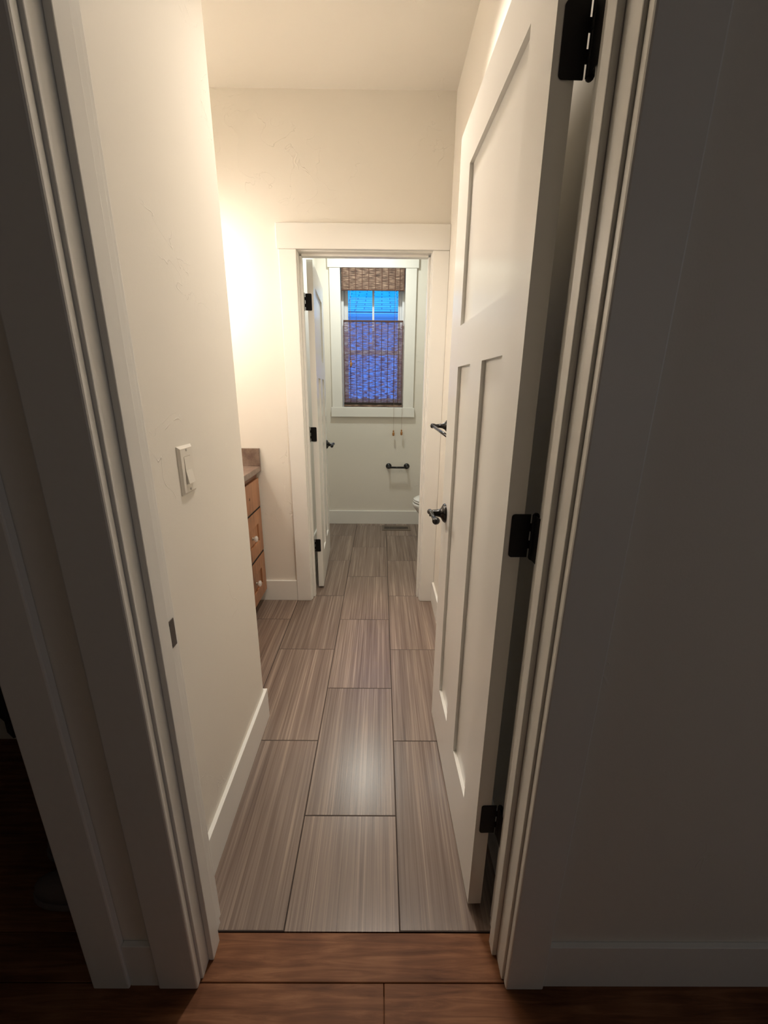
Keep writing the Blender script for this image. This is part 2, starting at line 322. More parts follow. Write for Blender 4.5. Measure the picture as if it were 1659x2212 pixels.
bx(bm, -2.1, -0.601, 0.6995, 1.42, -0.06, 0.0)
struct(link('floor_hall', bm, M_wood, None, 0.0012, seg=1))
struct(boxes('ceiling', [(-2.2, 3.1, -1.42, YW1, ZC, ZC + 0.1)], M_ceil))

# walls
Z0 = 2.056                     # top of the framed openings
struct(boxes('wall_hall', [(-0.640, -0.4295, YH0, YH1, 0, Z0), (0.3145, 3.0, YH0, YH1, 0, Z0), (-2.1, -1.48, YH0, YH1, 0, Z0), (-2.1, 3.0, YH0, YH1, Z0, ZC)], M_wall))
struct(boxes('wall_left', [(XL - 0.115, XL, YH1, 1.416, 0, ZC), (-1.42, XL - 0.115, 1.301, 1.416, 0, ZC)], M_wall, bevel=0.004))
struct(boxes('wall_right', [(XR, XR + 0.115, YH1, YF0, 0, ZC)], M_wall))
struct(boxes('wall_far', [(-1.42, -0.4625, YF0, YF1, 0, Z0), (0.2785, 1.30, YF0, YF1, 0, Z0), (-1.42, 1.30, YF0, YF1, Z0, ZC)], M_wall))
struct(boxes('wall_vanity', [(-1.42, -1.30, 1.416, YF0, 0, ZC)], M_wall))
struct(boxes('wall_window', [(-0.70, -0.371, YW0, YW1, 0, ZC), (0.210, 1.30, YW0, YW1, 0, ZC), (-0.371, 0.210, YW0, YW1, 0, 1.177), (-0.371, 0.210, YW0, YW1, 2.368, ZC)], M_wall))
struct(boxes('wall_toilet_west', [(-0.70, -0.575, YF1, YW0, 0, ZC)], M_wall))
struct(boxes('wall_toilet_east', [(1.12, 1.30, YF1, YW0, 0, ZC)], M_wall))
struct(boxes('wall_closet', [(-2.1, -1.98, YH1, 1.301, 0, ZC), (-1.98, -1.42, 1.301, 1.416, 0, ZC)], M_wall))
struct(boxes('wall_hall_back', [(-2.1, 3.0, -1.42, -1.3, 0, ZC)], M_wall))
struct(boxes('wall_hall_west', [(-2.2, -2.1, -1.42, YH0, 0, ZC)], M_wall))
struct(boxes('wall_hall_east', [(3.0, 3.1, -1.42, YH0, 0, ZC)], M_wall))

# baseboards
BH = 0.140
def base(name, L): return struct(boxes(name, L, M_trim, None, 0.0015))
base('baseboard_left', [(XL, XL + 0.013, 0.739, 1.429, 0, BH), (-0.72, XL, 1.416, 1.429, 0, BH)])
base('baseboard_right', [(XR - 0.013, XR, 0.739, YF0 - 0.020, 0, BH)])
base('baseboard_far', [(-1.2, -0.5414, YF0 - 0.014, YF0, 0, BH)])
base('baseboard_window', [(-0.575, 1.12, YW0 - 0.014, YW0, 0, BH)])
base('baseboard_toilet_west', [(-0.575, -0.562, YF1, YW0 - 0.014, 0, BH)])
base('baseboard_hall_east', [(0.389, 3.0, YH0 - 0.012, YH0, 0, 0.139)])
base('baseboard_hall_middle', [(-0.5745, -0.5065, YH0 - 0.012, YH0, 0, 0.139)])

# near door frame: jambs with stops, casings on both faces
struct(boxes('trim_1', [(-0.4290, -0.4110, YH0, YH1, 0, 2.035), (0.2960, 0.3140, YH0, YH1, 0, 2.035), (-0.4290, 0.3140, YH0, YH1, 2.035, 2.053),
                        (-0.4110, -0.3990, 0.645, 0.683, 0, 2.023), (0.2845, 0.2960, 0.655, 0.6835, 0, 2.023), (-0.3990, 0.2845, 0.645, 0.683, 2.023, 2.035)], M_trim, None, 0.0018))
struct(boxes('trim_2', [(-0.5065, -0.4160, 0.594, YH0, 0, 2.04), (0.3010, 0.3890, 0.594, YH0, 0, 2.04), (-0.515, 0.398, 0.590, YH0, 2.04, 2.16)], M_trim, None, 0.0035))
struct(boxes('trim_3', [(-0.4790, -0.4160, YH1, 0.737, 0, 2.04), (0.3010, 0.3520, YH1, 0.737, 0, 2.04), (-0.4790, 0.3520, YH1, 0.741, 2.04, 2.16)], M_trim, None, 0.003))
# closet frame
struct(boxes('trim_4', [(-0.6590, -0.5745, 0.594, YH0, 0, 2.04), (-1.565, -1.475, 0.594, YH0, 0, 2.04), (-1.57, -0.565, 0.590, YH0, 2.04, 2.16),
                        (-0.658, -0.640, YH0, YH1, 0, 2.04), (-1.48, -1.462, YH0, YH1, 0, 2.04)], M_trim, None, 0.0035))
# far door frame
struct(boxes('trim_5', [(-0.4620, -0.4440, YF0, YF1, 0, 2.035), (0.2600, 0.2780, YF0, YF1, 0, 2.035), (-0.4620, 0.2780, YF0, YF1, 2.035, 2.053),
                        (-0.4440, -0.4320, 2.483, 2.521, 0, 2.023), (0.2480, 0.2600, 2.483, 2.521, 0, 2.023), (-0.4320, 0.2480, 2.483, 2.521, 2.023, 2.035)], M_trim, None, 0.0018))
struct(boxes('trim_6', [(-0.5414, -0.4490, YF0 - 0.018, YF0, 0, 2.04), (0.2655, 0.3525, YF0 - 0.018, YF0, 0, 2.04)], M_trim, None, 0.003))
struct(boxes('trim_7', [(-0.5500, 0.3525, YF0 - 0.023, YF0, 2.04, 2.158)], M_trim, None, 0.003))
struct(boxes('trim_8', [(-0.5414, -0.4490, YF1, YF1 + 0.018, 0, 2.04), (0.2655, 0.3570, YF1, YF1 + 0.018, 0, 2.04), (-0.55, 0.366, YF1, YF1 + 0.023, 2.04, 2.158)], M_trim, None, 0.003))

# ------------------------------------------------------------------ doors
def make_lever(parent, x, z, side, th=0.035):
    """side +1: on the +y face (y=0); -1: on the -y face"""
    y0 = 0.0 if side > 0 else -th
    hnd = empty('lever_handle', (x, y0, z)); hnd.parent = parent
    # one mesh per piece: rosette and lever
    bm = bmesh.new(); lathe(bm, (0, 0, 0), (0, side, 0), [(0, 0.0335), (0.003, 0.0340), (0.007, 0.0315), (0.012, 0.024), (0.015, 0.0175), (0.020, 0.0145), (0.030, 0.0125), (0.052, 0.0120), (0.056, 0.011)], 36)
    link('rosette', bm, M_bronze, hnd, smooth=True)
    bm = bmesh.new()
    pts, rad = [], []
    for i in range(19):
        t = i / 18
        pts.append((0.012 - 0.112 * t, side * (0.0545 - 0.004 * math.sin(t * math.pi) - 0.010 * t * t), 0.0015 + 0.006 * math.sin(t * 2.4 * math.pi) * (1 - t) - 0.004 * t))
        rad.append(0.0118 - 0.0052 * math.sin(min(t * 1.25, 1) * math.pi) ** 0.8 + (0.0 if t < 0.8 else 0.001))
    rad[0] = 0.004; rad[1] = 0.010; rad[-1] = 0.004; rad[-2] = 0.0095
    tube(bm, pts, rad, 20); link('lever', bm, M_bronze, hnd, smooth=True)
    return hnd
def make_hinge(parent, zc, side, gapw=0.0):
    """leaf on the hinge edge (local x=0), barrel beyond the back corner. side: +1 when the front face is +y"""
    s = side; h = 0.0445; bm = bmesh.new()
    # door leaf with two rounded corners
    def leaf(y_in, y_out):
        r = 0.006; pl = []
        for a in range(5):
            t = math.pi / 2 * a / 4; pl.append((y_in - s * (r - r * math.sin(t)), h - r + r * math.cos(t) - 0.0))
        return pl
    yi = -s * 0.011; yo = -s * 0.0475
    r = 0.006; poly = []
    for a in range(6):
        t = math.pi / 2 * a / 5; poly.append((yi - s * (r - r * math.cos(t)) if False else yi - s * r + s * r * math.cos(math.pi / 2 - t), h - r + r * math.sin(math.pi / 2 - t)))
    poly = [(yi - s * (r - r * math.sin(math.pi / 2 * a / 5)), h - (r - r * math.cos(math.pi / 2 * a / 5))) for a in range(6)]
    full = [(yo, h)] + poly + [(y, -z) for y, z in poly[::-1]] + [(yo, -h)]
    a = [bm.verts.new((-0.0022, y, z)) for y, z in full]; b = [bm.verts.new((0.0, y, z)) for y, z in full]
    bm.faces.new(a[::-1]); bm.faces.new(b)
    for k in range(len(full)): bm.faces.new((a[k], a[(k + 1) % len(full)], b[(k + 1) % len(full)], b[k]))
    yb = -s * 0.0555; xb = -0.006
    for k in range(5):
        z0 = -h + k * 2 * h / 5
        tube(bm, [(xb, yb, z0 + 0.0004), (xb, yb, z0 + 2 * h / 5 - 0.0004)], 0.0066, 16)
        if k in (1, 3): bx(bm, -0.0022, 0.0, min(yo, yb), max(yo, yb), z0 + 0.0008, z0 + 2 * h / 5 - 0.0008)
    lathe(bm, (xb, yb, h), (0, 0, 1), [(0, 0.0055), (0.002, 0.0055), (0.004, 0.003), (0.0045, 0)], 12)
    lathe(bm, (xb, yb, -h), (0, 0, -1), [(0, 0.0055), (0.002, 0.0055), (0.004, 0.003), (0.0045, 0)], 12)
    o = link('hinge', bm, M_hinge, parent); o.location = (0, 0, zc)
    # jamb leaf: runs from the barrel back along the jamb
    bm = bmesh.new(); bx(bm, -0.044, xb - 0.002, yb - 0.0011 + s * 0.0035, yb + 0.0011 + s * 0.0035, -h, h)
    j = link('jamb_leaf', bm, M_hinge, o)
    return o
def make_door(name, loc, ang, front, width=0.687, latch=0.137, both=True):
    """leaf origin at the hinge edge on the front face; local x runs to the latch; front=+1: front face looks along +y"""
    d = struct(empty(name, loc, ang)); th = 0.035; Z1 = 2.030
    ya, yb = (-th, 0.0) if front > 0 else (0.0, th)
    s0 = 0.117; m0, m1 = 0.275, 0.395; l0 = width - latch
    zt0, zt1 = 1.512, 1.909; zb0, zb1 = 0.229, 1.398
    boxes('stile_and_rail_frame', [(0, s0, ya, yb, 0, Z1), (l0, width, ya, yb, 0, Z1), (s0, l0, ya, yb, zt1, Z1), (s0, l0, ya, yb, zb1, zt0), (s0, l0, ya, yb, 0, zb0), (m0, m1, ya, yb, zb0, zb1)], M_door, d)
    rc = 0.010
    for x0, x1, z0, z1 in ((s0, l0, zt0, zt1), (s0, m0, zb0, zb1), (m1, l0, zb0, zb1)):
        boxes('recessed_panel', [(x0, x1, ya + rc, yb - rc, z0, z1)], M_door, d)
    def mk(side):
        hl = make_lever(d, width - 0.062, 0.915, side, th)
        if front < 0: hl.location.y = th if side > 0 else 0.0
        return hl
    mk(front)
    if both: mk(-front)
    for zc in (1.812, 1.057, 0.308): make_hinge(d, zc, front)
    return d
a1 = math.atan2(0.705, -0.017)
make_door('door_1', (0.2445, 0.755, 0.012), a1, +1)
a2 = math.atan2(0.636, -0.033)
make_door('door_2', (-0.3935, 2.612, 0.012), a2, -1, both=False)

# strike plate on the near jamb
sp = boxes('strike_plate', [(-0.4112, -0.4092, 0.688, 0.7185, 0.846, 0.905)], M_strike, None, 0.0006)
tag(sp, 'dull grey metal strike plate let into the white door jamb below the light switch', 'strike plate')
bm = bmesh.new(); bx(bm, -0.4093, -0.4089, 0.688, 0.6945, 0.862, 0.889); link('latch_hole', bm, M_hole, sp)
for z in (0.8525, 0.8985):
    bm = bmesh.new(); lathe(bm, (-0.4093, 0.699, z), (1, 0, 0), [(0, 0.0028), (0.0005, 0.0028), (0.0008, 0.0015)], 12); link('screw', bm, M_hole, sp)

# ------------------------------------------------------------------ light switch
ls = tag(empty('light_switch', (XL, 0.9955, 1.1495)), 'ivory rocker light switch with two plate screws on the cream wall by the doorway', 'light switch')
bm = bmesh.new()
hw, hh, ri = 0.0365, 0.059, 0.0065
o_ = [(-hw, -hh), (hw, -hh), (hw, hh), (-hw, hh)]
def ring(hw, hh, x): return [bm.verts.new((x, y, z)) for y, z in ((-hw, -hh), (hw, -hh), (hw, hh), (-hw, hh))]
r0_, r1_, r2_, r3_, r4_ = ring(hw, hh, 0), ring(hw, hh, 0.0018), ring(hw - 0.006, hh - 0.006, 0.0070), ring(0.0170, 0.0337, 0.0070), ring(0.0170, 0.0337, 0.0040)
for a, b in ((r0_, r1_), (r1_, r2_), (r2_, r3_), (r3_, r4_)):
    for k in range(4): bm.faces.new((a[k], a[(k + 1) % 4], b[(k + 1) % 4], b[k]))
bm.faces.new(r4_); bm.faces.new(r0_[::-1])
link('wall_plate', bm, M_plast, ls)
bm = bmesh.new()
pr = [(0.0042, -0.0330), (0.0135, -0.0325), (0.0085, 0.0), (0.0075, 0.0330), (0.0042, 0.0330)]
a = [bm.verts.new((x, -0.0160, z)) for x, z in pr]; b = [bm.verts.new((x, 0.0160, z)) for x, z in pr]
bm.faces.new(a); bm.faces.new(b[::-1])
for k in range(5): bm.faces.new((a[k], b[k], b[(k + 1) % 5], a[(k + 1) % 5]))
link('rocker', bm, M_plast, ls)
for z in (-0.0485, 0.0485):
    bm = bmesh.new(); lathe(bm, (0.0070, 0, z), (1, 0, 0), [(0, 0.0032), (0.0006, 0.0032), (0.0010, 0.0018)], 14); link('screw', bm, M_screw, ls)

# ------------------------------------------------------------------ vanity
v = tag(empty('vanity_cabinet', (-1.02, 1.93, 0)), 'knotty brown wood vanity cabinet with dark drawer gaps against the far bathroom wall', 'cabinet')
def loc(L): return [(a + 1.02, b + 1.02, c - 1.93, d - 1.93, e, f) for a, b, c, d, e, f in L]
boxes('carcass', loc([(-1.299, -0.757, 1.431, 2.428, 0.085, 0.864), (-1.299, -0.84, 1.431, 2.43, 0.0, 0.085)]), M_alder, v, 0.001)
boxes('recessed_top_rail', loc([(-0.757, -0.749, 1.435, 2.425, 0.833, 0.864)]), M_alder_shade, v)
def knob(par, y, z):
    k = bmesh.new(); lathe(k, (-0.739 + 1.02, y - 1.93, z), (1, 0, 0), [(0, 0.010), (0.003, 0.010), (0.005, 0.006), (0.010, 0.005)], 20)
    kb = link('knob', k, M_knobm, par, smooth=True)
    k = bmesh.new(); lathe(k, (-0.739 + 1.02, y - 1.93, z), (1, 0, 0), [(0.010, 0.008), (0.013, 0.015), (0.020, 0.0185), (0.026, 0.0165), (0.030, 0.010), (0.031, 0)], 10)
    link('crystal', k, M_crystal, kb)
def front(name, y0, y1, z0, z1, recess=True, kn=True):
    fr = 0.070; bt = 0.019
    if recess:
        o = boxes(name, loc([(-0.757, -0.738, y0, y0 + fr, z0, z1), (-0.757, -0.738, y1 - fr, y1, z0, z1), (-0.757, -0.738, y0 + fr, y1 - fr, z0, z0 + fr + .012), (-0.757, -0.738, y0 + fr, y1 - fr, z1 - fr - .012, z1)]), M_alder, v, 0.0015)
        boxes('inset_panel', loc([(-0.757, -0.746, y0 + fr + .006, y1 - fr - .006, z0 + fr + .018, z1 - fr - .018)]), M_alder, o)
        boxes('panel_shadow_line', loc([(-0.757, -0.750, y0 + fr, y1 - fr, z0 + fr + .012, z1 - fr - .012)]), M_alder_shade, o)  # dark sheet painted as the shade line round the inset panel
    else: o = boxes(name, loc([(-0.757, -0.738, y0, y1, z0, z1)]), M_alder, v, 0.0015)
    if kn: knob(o, (y0 + y1) / 2 - 0.005, (z0 + z1) / 2 if 'drawer' in name else z1 - 0.1)
    return o
front('drawer', 2.045, 2.424, 0.655, 0.828, False, False)
bm = bmesh.new()
for ang in (0.5, 2.0):
    c_, s_ = math.cos(ang) * 0.012, math.sin(ang) * 0.012; tube(bm, [(0.2816, 0.297 - c_, 0.742 - s_), (0.2822, 0.300, 0.742), (0.2816, 0.303 + c_, 0.742 + s_)], [0.0006, 0.0016, 0.0006], 6)
link('wood_knot', bm, M_dark, v)
front('drawer', 2.045, 2.424, 0.370, 0.642)
front('drawer', 2.045, 2.424, 0.088, 0.354)
for y in (1.435, 1.739): front('cabinet_door', y, y + 0.298, 0.088, 0.828)
for z0, z1 in ((0.642, 0.655), (0.354, 0.370)): boxes('drawer_gap_shade', loc([(-0.757, -0.7405, 2.045, 2.424, z0, z1)]), M_dark, v)  # near-black filler strips stand in for the shade between drawers
ct = boxes('countertop', [(-1.299, -0.722, 1.418, 2.444, 0.8655, 0.898)], M_counter, None, 0.002)
tag(ct, 'mottled taupe stone countertop lying on the brown wood vanity', 'countertop')
boxes('side_splash', [(-1.299, -0.722, 2.424, 2.444, 0.898, 1.003)], M_counter, ct, 0.002)
boxes('back_splash', [(-1.299, -1.279, 1.418, 2.424, 0.898, 1.003)], M_counter, ct, 0.002)
# mirror and three-lamp light above it (round the corner from the camera)
mi = tag(empty('vanity_mirror', (-1.299, 1.93, 1.42)), 'framed wall mirror above the taupe vanity counter', 'mirror')
boxes('mirror_frame', [(0, 0.02, -0.42, -0.38, -0.38, 0.38), (0, 0.02, 0.38, 0.42, -0.38, 0.38), (0, 0.02, -0.38, 0.38, -0.38, -0.34), (0, 0.02, -0.38, 0.38, 0.34, 0.38)], M_alder, mi, 0.002)
boxes('mirror_glass', [(0.001, 0.010, -0.38, 0.38, -0.34, 0.34)], M_mirror, mi)
vl = tag(empty('vanity_light', (-1.299, 2.11, 2.10)), 'three-lamp bronze vanity light above the mirror', 'wall lamp')
boxes('back_plate', [(0, 0.02, -0.25, 0.25, -0.04, 0.04)], M_bronze, vl, 0.004)
M_bulb = emis('warm_bulb', (1.0, 0.72, 0.45), 2.0)
M_frost = emis('frosted_shade_glass', (1.0, 0.90, 0.80), 5.0)
for i, y in enumerate((-0.18, 0.0, 0.18)):
    bm = bmesh.new(); tube(bm, [(0.02, y, 0), (0.08, y, 0.005), (0.14, y, 0.0), (0.15, y, -0.03)], 0.008); link('arm', bm, M_bronze, vl, smooth=True)
    bm = bmesh.new(); lathe(bm, (0.15, y, -0.02), (0, 0, -1), [(0, 0.024), (0.02, 0.034), (0.04, 0.048), (0.055, 0.06), (0.055, 0.057), (0.04, 0.045), (0.02, 0.031), (0.003, 0.02)], 24); link('lamp_shade', bm, M_frost, vl, smooth=True)
    lamp('vanity_bulb', 'POINT', (-1.149, 2.11 + y, 1.995), BULB_W, (1.0, 0.90, 0.80), 0.03)

# ------------------------------------------------------------------ flush ceiling lamp in the bath, just out of frame
dl = tag(empty('recessed_ceiling_light', (-0.01, 1.60, ZC)), 'round recessed light in the bathroom ceiling above the passage', 'ceiling lamp')
bm = bmesh.new(); lathe(bm, (0, 0, 0), (0, 0, -1), [(0, 0.095), (0.004, 0.095), (0.008, 0.085), (0.008, 0.07), (0.002, 0.065)], 36); link('trim_ring', bm, M_vinyl, dl, smooth=True)
lamp('flush_lamp', 'AREA', (-0.01, 1.60, ZC - 0.012), DOME_W, (1.0, 0.90, 0.80), 0.13, None, shape='DISK', spread=math.radians(112))

# ------------------------------------------------------------------ toilet room ceiling lamp
cl = tag(empty('ceiling_light', (-0.15, 3.42, ZC)), 'round recessed ceiling light over the toilet room', 'ceiling lamp')
bm = bmesh.new(); lathe(bm, (0, 0, 0), (0, 0, -1), [(0, 0.095), (0.004, 0.095), (0.008, 0.085), (0.008, 0.07), (0.002, 0.065)], 32); link('trim_ring', bm, M_vinyl, cl, smooth=True)
lamp('ceiling_can', 'AREA', (-0.15, 3.42, ZC - 0.012), CAN_W, (0.95, 1.0, 0.93), 0.12, None, shape='DISK')

# ------------------------------------------------------------------ window
wi = struct(empty('window_1', (-0.0805, 4.14, 1.7725)))
def lw(L): return [(a + 0.0805, b + 0.0805, c - 4.14, d - 4.14, e - 1.7725, f - 1.7725) for a, b, c, d, e, f in L]
X0, X1, Z0w, Z1w = -0.371, 0.210, 1.177, 2.368
boxes('window_frame', lw([(X0, X0 + 0.022, 4.135, 4.213, Z0w, Z1w), (X1 - 0.022, X1, 4.135, 4.213, Z0w, Z1w), (X0 + .022, X1 - .022, 4.135, 4.213, Z1w - 0.022, Z1w), (X0 + .022, X1 - .022, 4.135, 4.213, Z0w, Z0w + 0.022)]), M_vinyl, wi, 0.002)
a, b = X0 + 0.022, X1 - 0.022; sr = 0.036
up = boxes('upper_sash', lw([(a, a + sr, 4.175, 4.200, 1.66, 2.346), (b - sr, b, 4.175, 4.200, 1.66, 2.346), (a + sr, b - sr, 4.175, 4.200, 2.31, 2.346), (a + sr, b - sr, 4.175, 4.200, 1.66, 1.70)]), M_vinyl, wi, 0.002)
boxes('muntin', lw([(-0.088, -0.070, 4.178, 4.197, 1.70, 2.31)]), M_vinyl, up, 0.002)
boxes('glass', lw([(a + sr, b - sr, 4.186, 4.189, 1.70, 2.31)]), M_pane, up)
lo = boxes('lower_sash', lw([(a, a + sr, 4.145, 4.172, 1.20, 1.70), (b - sr, b, 4.145, 4.172, 1.20, 1.70), (a + sr, b - sr, 4.145, 4.172, 1.20, 1.26), (a + sr, b - sr, 4.145, 4.172, 1.66, 1.70)]), M_vinyl, wi, 0.002)
boxes('glass', lw([(a + sr, b - sr, 4.156, 4.159, 1.26, 1.66)]), M_pane, lo)
struct(boxes('trim_9', [(-0.4665, -0.371, 4.048, YW0, 1.177, 2.368), (0.210, 0.3080, 4.048, YW0, 1.177, 2.368)], M_trim, None, 0.002))
struct(boxes('trim_10', [(-0.482, 0.3240, 4.042, YW0, 2.368, 2.480)], M_trim, None, 0.002))
struct(boxes('trim_11', [(-0.478, 0.3200, 4.042, YW0, 1.090, 1.177)], M_trim, None, 0.002))
struct(boxes('trim_12', [(-0.3705, 0.2095, YW0, 4.1345, 1.1775, 1.181)], M_trim))

# woven shade
bs = tag(empty('bamboo_shade', (-0.0785, 4.06, 2.36)), 'brown woven reed window shade let down from the top, blue daylight behind it', 'window shade')
BX, BY, BZ = -0.0785, 4.06, 2.36
def lb(L): return [(a - BX, b - BX, c - BY, d - BY, e - BZ, f - BZ) for a, b, c, d, e, f in L]
# wavy woven sheets
def sheet(x0, x1, z0, z1, y, th, wob, nz, mat, name, par):
    bm = bmesh.new(); cols = 24; g = {}
    for s in (0, 1):
        for i in range(cols + 1):
            for j in range(nz + 1):
                z = z0 + (z1 - z0) * j / nz; x = x0 + (x1 - x0) * i / cols
                g[s, i, j] = bm.verts.new((x - BX, y + s * th + wob * math.sin(j * 1.9) - BY, z - BZ))
    for i in range(cols):
        for j in range(nz):
            bm.faces.new((g[0, i, j], g[0, i + 1, j], g[0, i + 1, j + 1], g[0, i, j + 1]))
            bm.faces.new((g[1, i, j], g[1, i, j + 1], g[1, i + 1, j + 1], g[1, i + 1, j]))
    for i in range(cols):
        bm.faces.new((g[0, i, 0], g[1, i, 0], g[1, i + 1, 0], g[0, i + 1, 0])); bm.faces.new((g[0, i, nz], g[0, i + 1, nz], g[1, i + 1, nz], g[1, i, nz]))
    for j in range(nz):
        bm.faces.new((g[0, 0, j], g[0, 0, j + 1], g[1, 0, j + 1], g[1, 0, j])); bm.faces.new((g[0, cols, j], g[1, cols, j], g[1, cols, j + 1], g[0, cols, j + 1]))
    return link(name, bm, mat, par)
va = sheet(-0.359, 0.2015, 2.193, 2.366, 4.050, 0.006, 0.0005, 12, M_reedv, 'valance', bs)
pn = sheet(-0.352, 0.1985, 1.215, 1.944, 4.092, 0.0022, 0.0008, 40, M_reed, 'shade_panel', bs)
th_x = [-0.352 + 0.002 + k * (0.5465 / 9.2) + 0.052 * (k > 0) - 0.052 * 0 for k in range(10)]
th_x = [-0.349, -0.292, -0.234, -0.175, -0.117, -0.058, 0.000, 0.058, 0.117, 0.160, 0.1955]
boxes('warp_thread', lb([(x - 0.003, x + 0.003, 4.0885, 4.0915, 1.215, 1.944) for x in th_x]), M_thread, pn)
boxes('warp_thread', lb([(x - 0.003, x + 0.003, 4.0470, 4.0495, 2.193, 2.366) for x in [t * 1.0 for t in th_x]]), M_thread, va)
boxes('valance_hem', lb([(-0.359, 0.2015, 4.046, 4.060, 2.188, 2.196)]), M_thread, va)
boxes('top_rail', lb([(-0.352, 0.1985, 4.086, 4.102, 1.938, 1.952)]), M_thread, pn, 0.002)
boxes('bottom_rail', lb([(-0.356, 0.2000, 4.078, 4.100, 1.203, 1.222)]), M_dark, pn, 0.002)
boxes('bottom_hem', lb([(-0.356, 0.2000, 4.076, 4.102, 1.184, 1.203)]), M_reedv, pn, 0.002)
for x in (-0.292, -0.234, 0.117, 0.160):
    bm = bmesh.new(); tube(bm, [(x - BX, 4.090 - BY, 1.945 - BZ), (x - BX, 4.090 - BY, 2.20 - BZ)], 0.0011, 6); link('lift_cord', bm, M_thread, bs)
def tassel(x, y, z0, z1):
    bm = bmesh.new(); tube(bm, [(x - BX, y - BY, z0 - BZ), (x - BX, y - BY, z1 - BZ)], 0.0011, 6); c = link('pull_cord', bm, M_cord, bs)
    bm = bmesh.new(); lathe(bm, (x - BX, y - BY, z0 - BZ + 0.002), (0, 0, -1), [(0, 0.003), (0.003, 0.0065), (0.008, 0.0085), (0.013, 0.0065), (0.016, 0.004), (0.019, 0.0065), (0.023, 0.0105), (0.031, 0.0115), (0.038, 0.0100), (0.044, 0.0112), (0.052, 0.0090), (0.056, 0.0)], 16)
    link('tassel', bm, M_bead, c, smooth=True)
tassel(0.1225, 4.030, 0.965, 2.2); tassel(0.2005, 4.030, 0.972, 2.2); tassel(-0.283, 4.045, 1.60, 2.2)

# ------------------------------------------------------------------ paper holder, vent, toilet
tp = tag(empty('paper_holder', (0.1715, YW0, 0.607)), 'empty dark bronze toilet paper holder on the wall under the window', 'paper holder')
for s in (-0.090, 0.090):
    bm = bmesh.new(); lathe(bm, (s, 0, 0.002), (0, -1, 0), [(0, 0.0290), (0.004, 0.0290), (0.009, 0.024), (0.013, 0.014), (0.022, 0.010), (0.05, 0.0095)], 28)
    lathe(bm, (s, -0.058, 0), (0, -1, 0), [(-0.016, 0.0), (-0.012, 0.010), (0.0, 0.0145), (0.010, 0.010), (0.014, 0.0)], 20); link('post', bm, M_bronze, tp, smooth=True)
bm = bmesh.new(); tube(bm, [(-0.09, -0.058, -0.002), (0.09, -0.058, -0.002)], 0.0100, 16); link('roller_bar', bm, M_bronze, tp, smooth=True)

vt = boxes('floor_vent', [(0.020, 0.306, 3.845, 3.885, 0, 0.004), (0.020, 0.306, 3.955, 4.000, 0, 0.004), (0.020, 0.042, 3.885, 3.955, 0, 0.004), (0.284, 0.306, 3.885, 3.955, 0, 0.004), (0.042, 0.284, 3.885, 3.955, 0, 0.0008)], M_vent, None, 0.0008)
tag(vt, 'slotted bronze floor vent by the baseboard in the toilet room', 'floor vent')
bm = bmesh.new(); bx(bm, 0.042, 0.284, 3.885, 3.955, 0.0008, 0.0014); link('duct_opening', bm, M_hole, vt)
bm = bmesh.new()
for k in range(18): x = 0.047 + k * 0.0136; bx(bm, x, x + 0.0052, 3.885, 3.955, 0.0014, 0.0036)
link('louver', bm, M_vent, vt)

to = tag(empty('toilet', (0.62, 3.50, 0)), 'white porcelain toilet with closed lid, half hidden by the door frame', 'toilet')
def egg(front_x, back_x, hw, n=48, k=1.0):
    pts = []
    xm = front_x + (back_x - front_x) * 0.42
    for i in range(n):
        t = 2 * math.pi * i / n; c, s = math.cos(t), math.sin(t)
        rx = (xm - front_x) if c < 0 else (back_x - xm)
        pts.append((xm + rx * c, hw * math.copysign(abs(s) ** (1.0 if c < 0 else 0.8), s)))
    return pts
def loft(bm, secs, capb=True, capt=True):
    rings = [[bm.verts.new((x, y, z)) for x, y in pl] for z, pl in secs]; n = len(rings[0])
    for a, b in zip(rings, rings[1:]):
        for k in range(n): bm.faces.new((a[k], a[(k + 1) % n], b[(k + 1) % n], b[k]))
    if capb: bm.faces.new(rings[0][::-1])
    if capt: bm.faces.new(rings[-1])
fx = 0.285 - 0.62
bm = bmesh.new(); loft(bm, [(0.0, egg(fx + 0.15, 0.30, 0.115)), (0.03, egg(fx + 0.155, 0.30, 0.112)), (0.14, egg(fx + 0.16, 0.29, 0.105)), (0.22, egg(fx + 0.12, 0.28, 0.125)), (0.30, egg(fx + 0.045, 0.27, 0.160)), (0.35, egg(fx + 0.008, 0.26, 0.178)), (0.375, egg(fx, 0.25, 0.183)), (0.387, egg(fx + 0.003, 0.25, 0.180)), (0.390, egg(fx + 0.012, 0.24, 0.172))])
link('bowl', bm, M_porc, to, smooth=True)
bm = bmesh.new(); loft(bm, [(0.390, egg(fx + 0.018, 0.20, 0.168)), (0.395, egg(fx + 0.018, 0.20, 0.168))]); link('seat_gap_shade', bm, M_seat_gap, to)  # dark layer painted for the shade between bowl and seat
bm = bmesh.new(); loft(bm, [(0.395, egg(fx + 0.010, 0.20, 0.175)), (0.400, egg(fx + 0.005, 0.20, 0.180)), (0.409, egg(fx + 0.006, 0.20, 0.180)), (0.411, egg(fx + 0.012, 0.20, 0.174))]); link('seat', bm, M_porc, to, smooth=True)
bm = bmesh.new(); loft(bm, [(0.4115, egg(fx + 0.016, 0.20, 0.171)), (0.416, egg(fx + 0.008, 0.20, 0.178)), (0.424, egg(fx + 0.010, 0.20, 0.176)), (0.431, egg(fx + 0.030, 0.19, 0.155)), (0.434, egg(fx + 0.08, 0.16, 0.11))]); link('lid', bm, M_porc, to, smooth=True)
boxes('tank', [(0.28, 0.47, -0.22, 0.22, 0.37, 0.72)], M_porc, to, 0.02, seg=4)
boxes('tank_lid', [(0.27, 0.48, -0.23, 0.23, 0.721, 0.755)], M_porc, to, 0.008, seg=3)
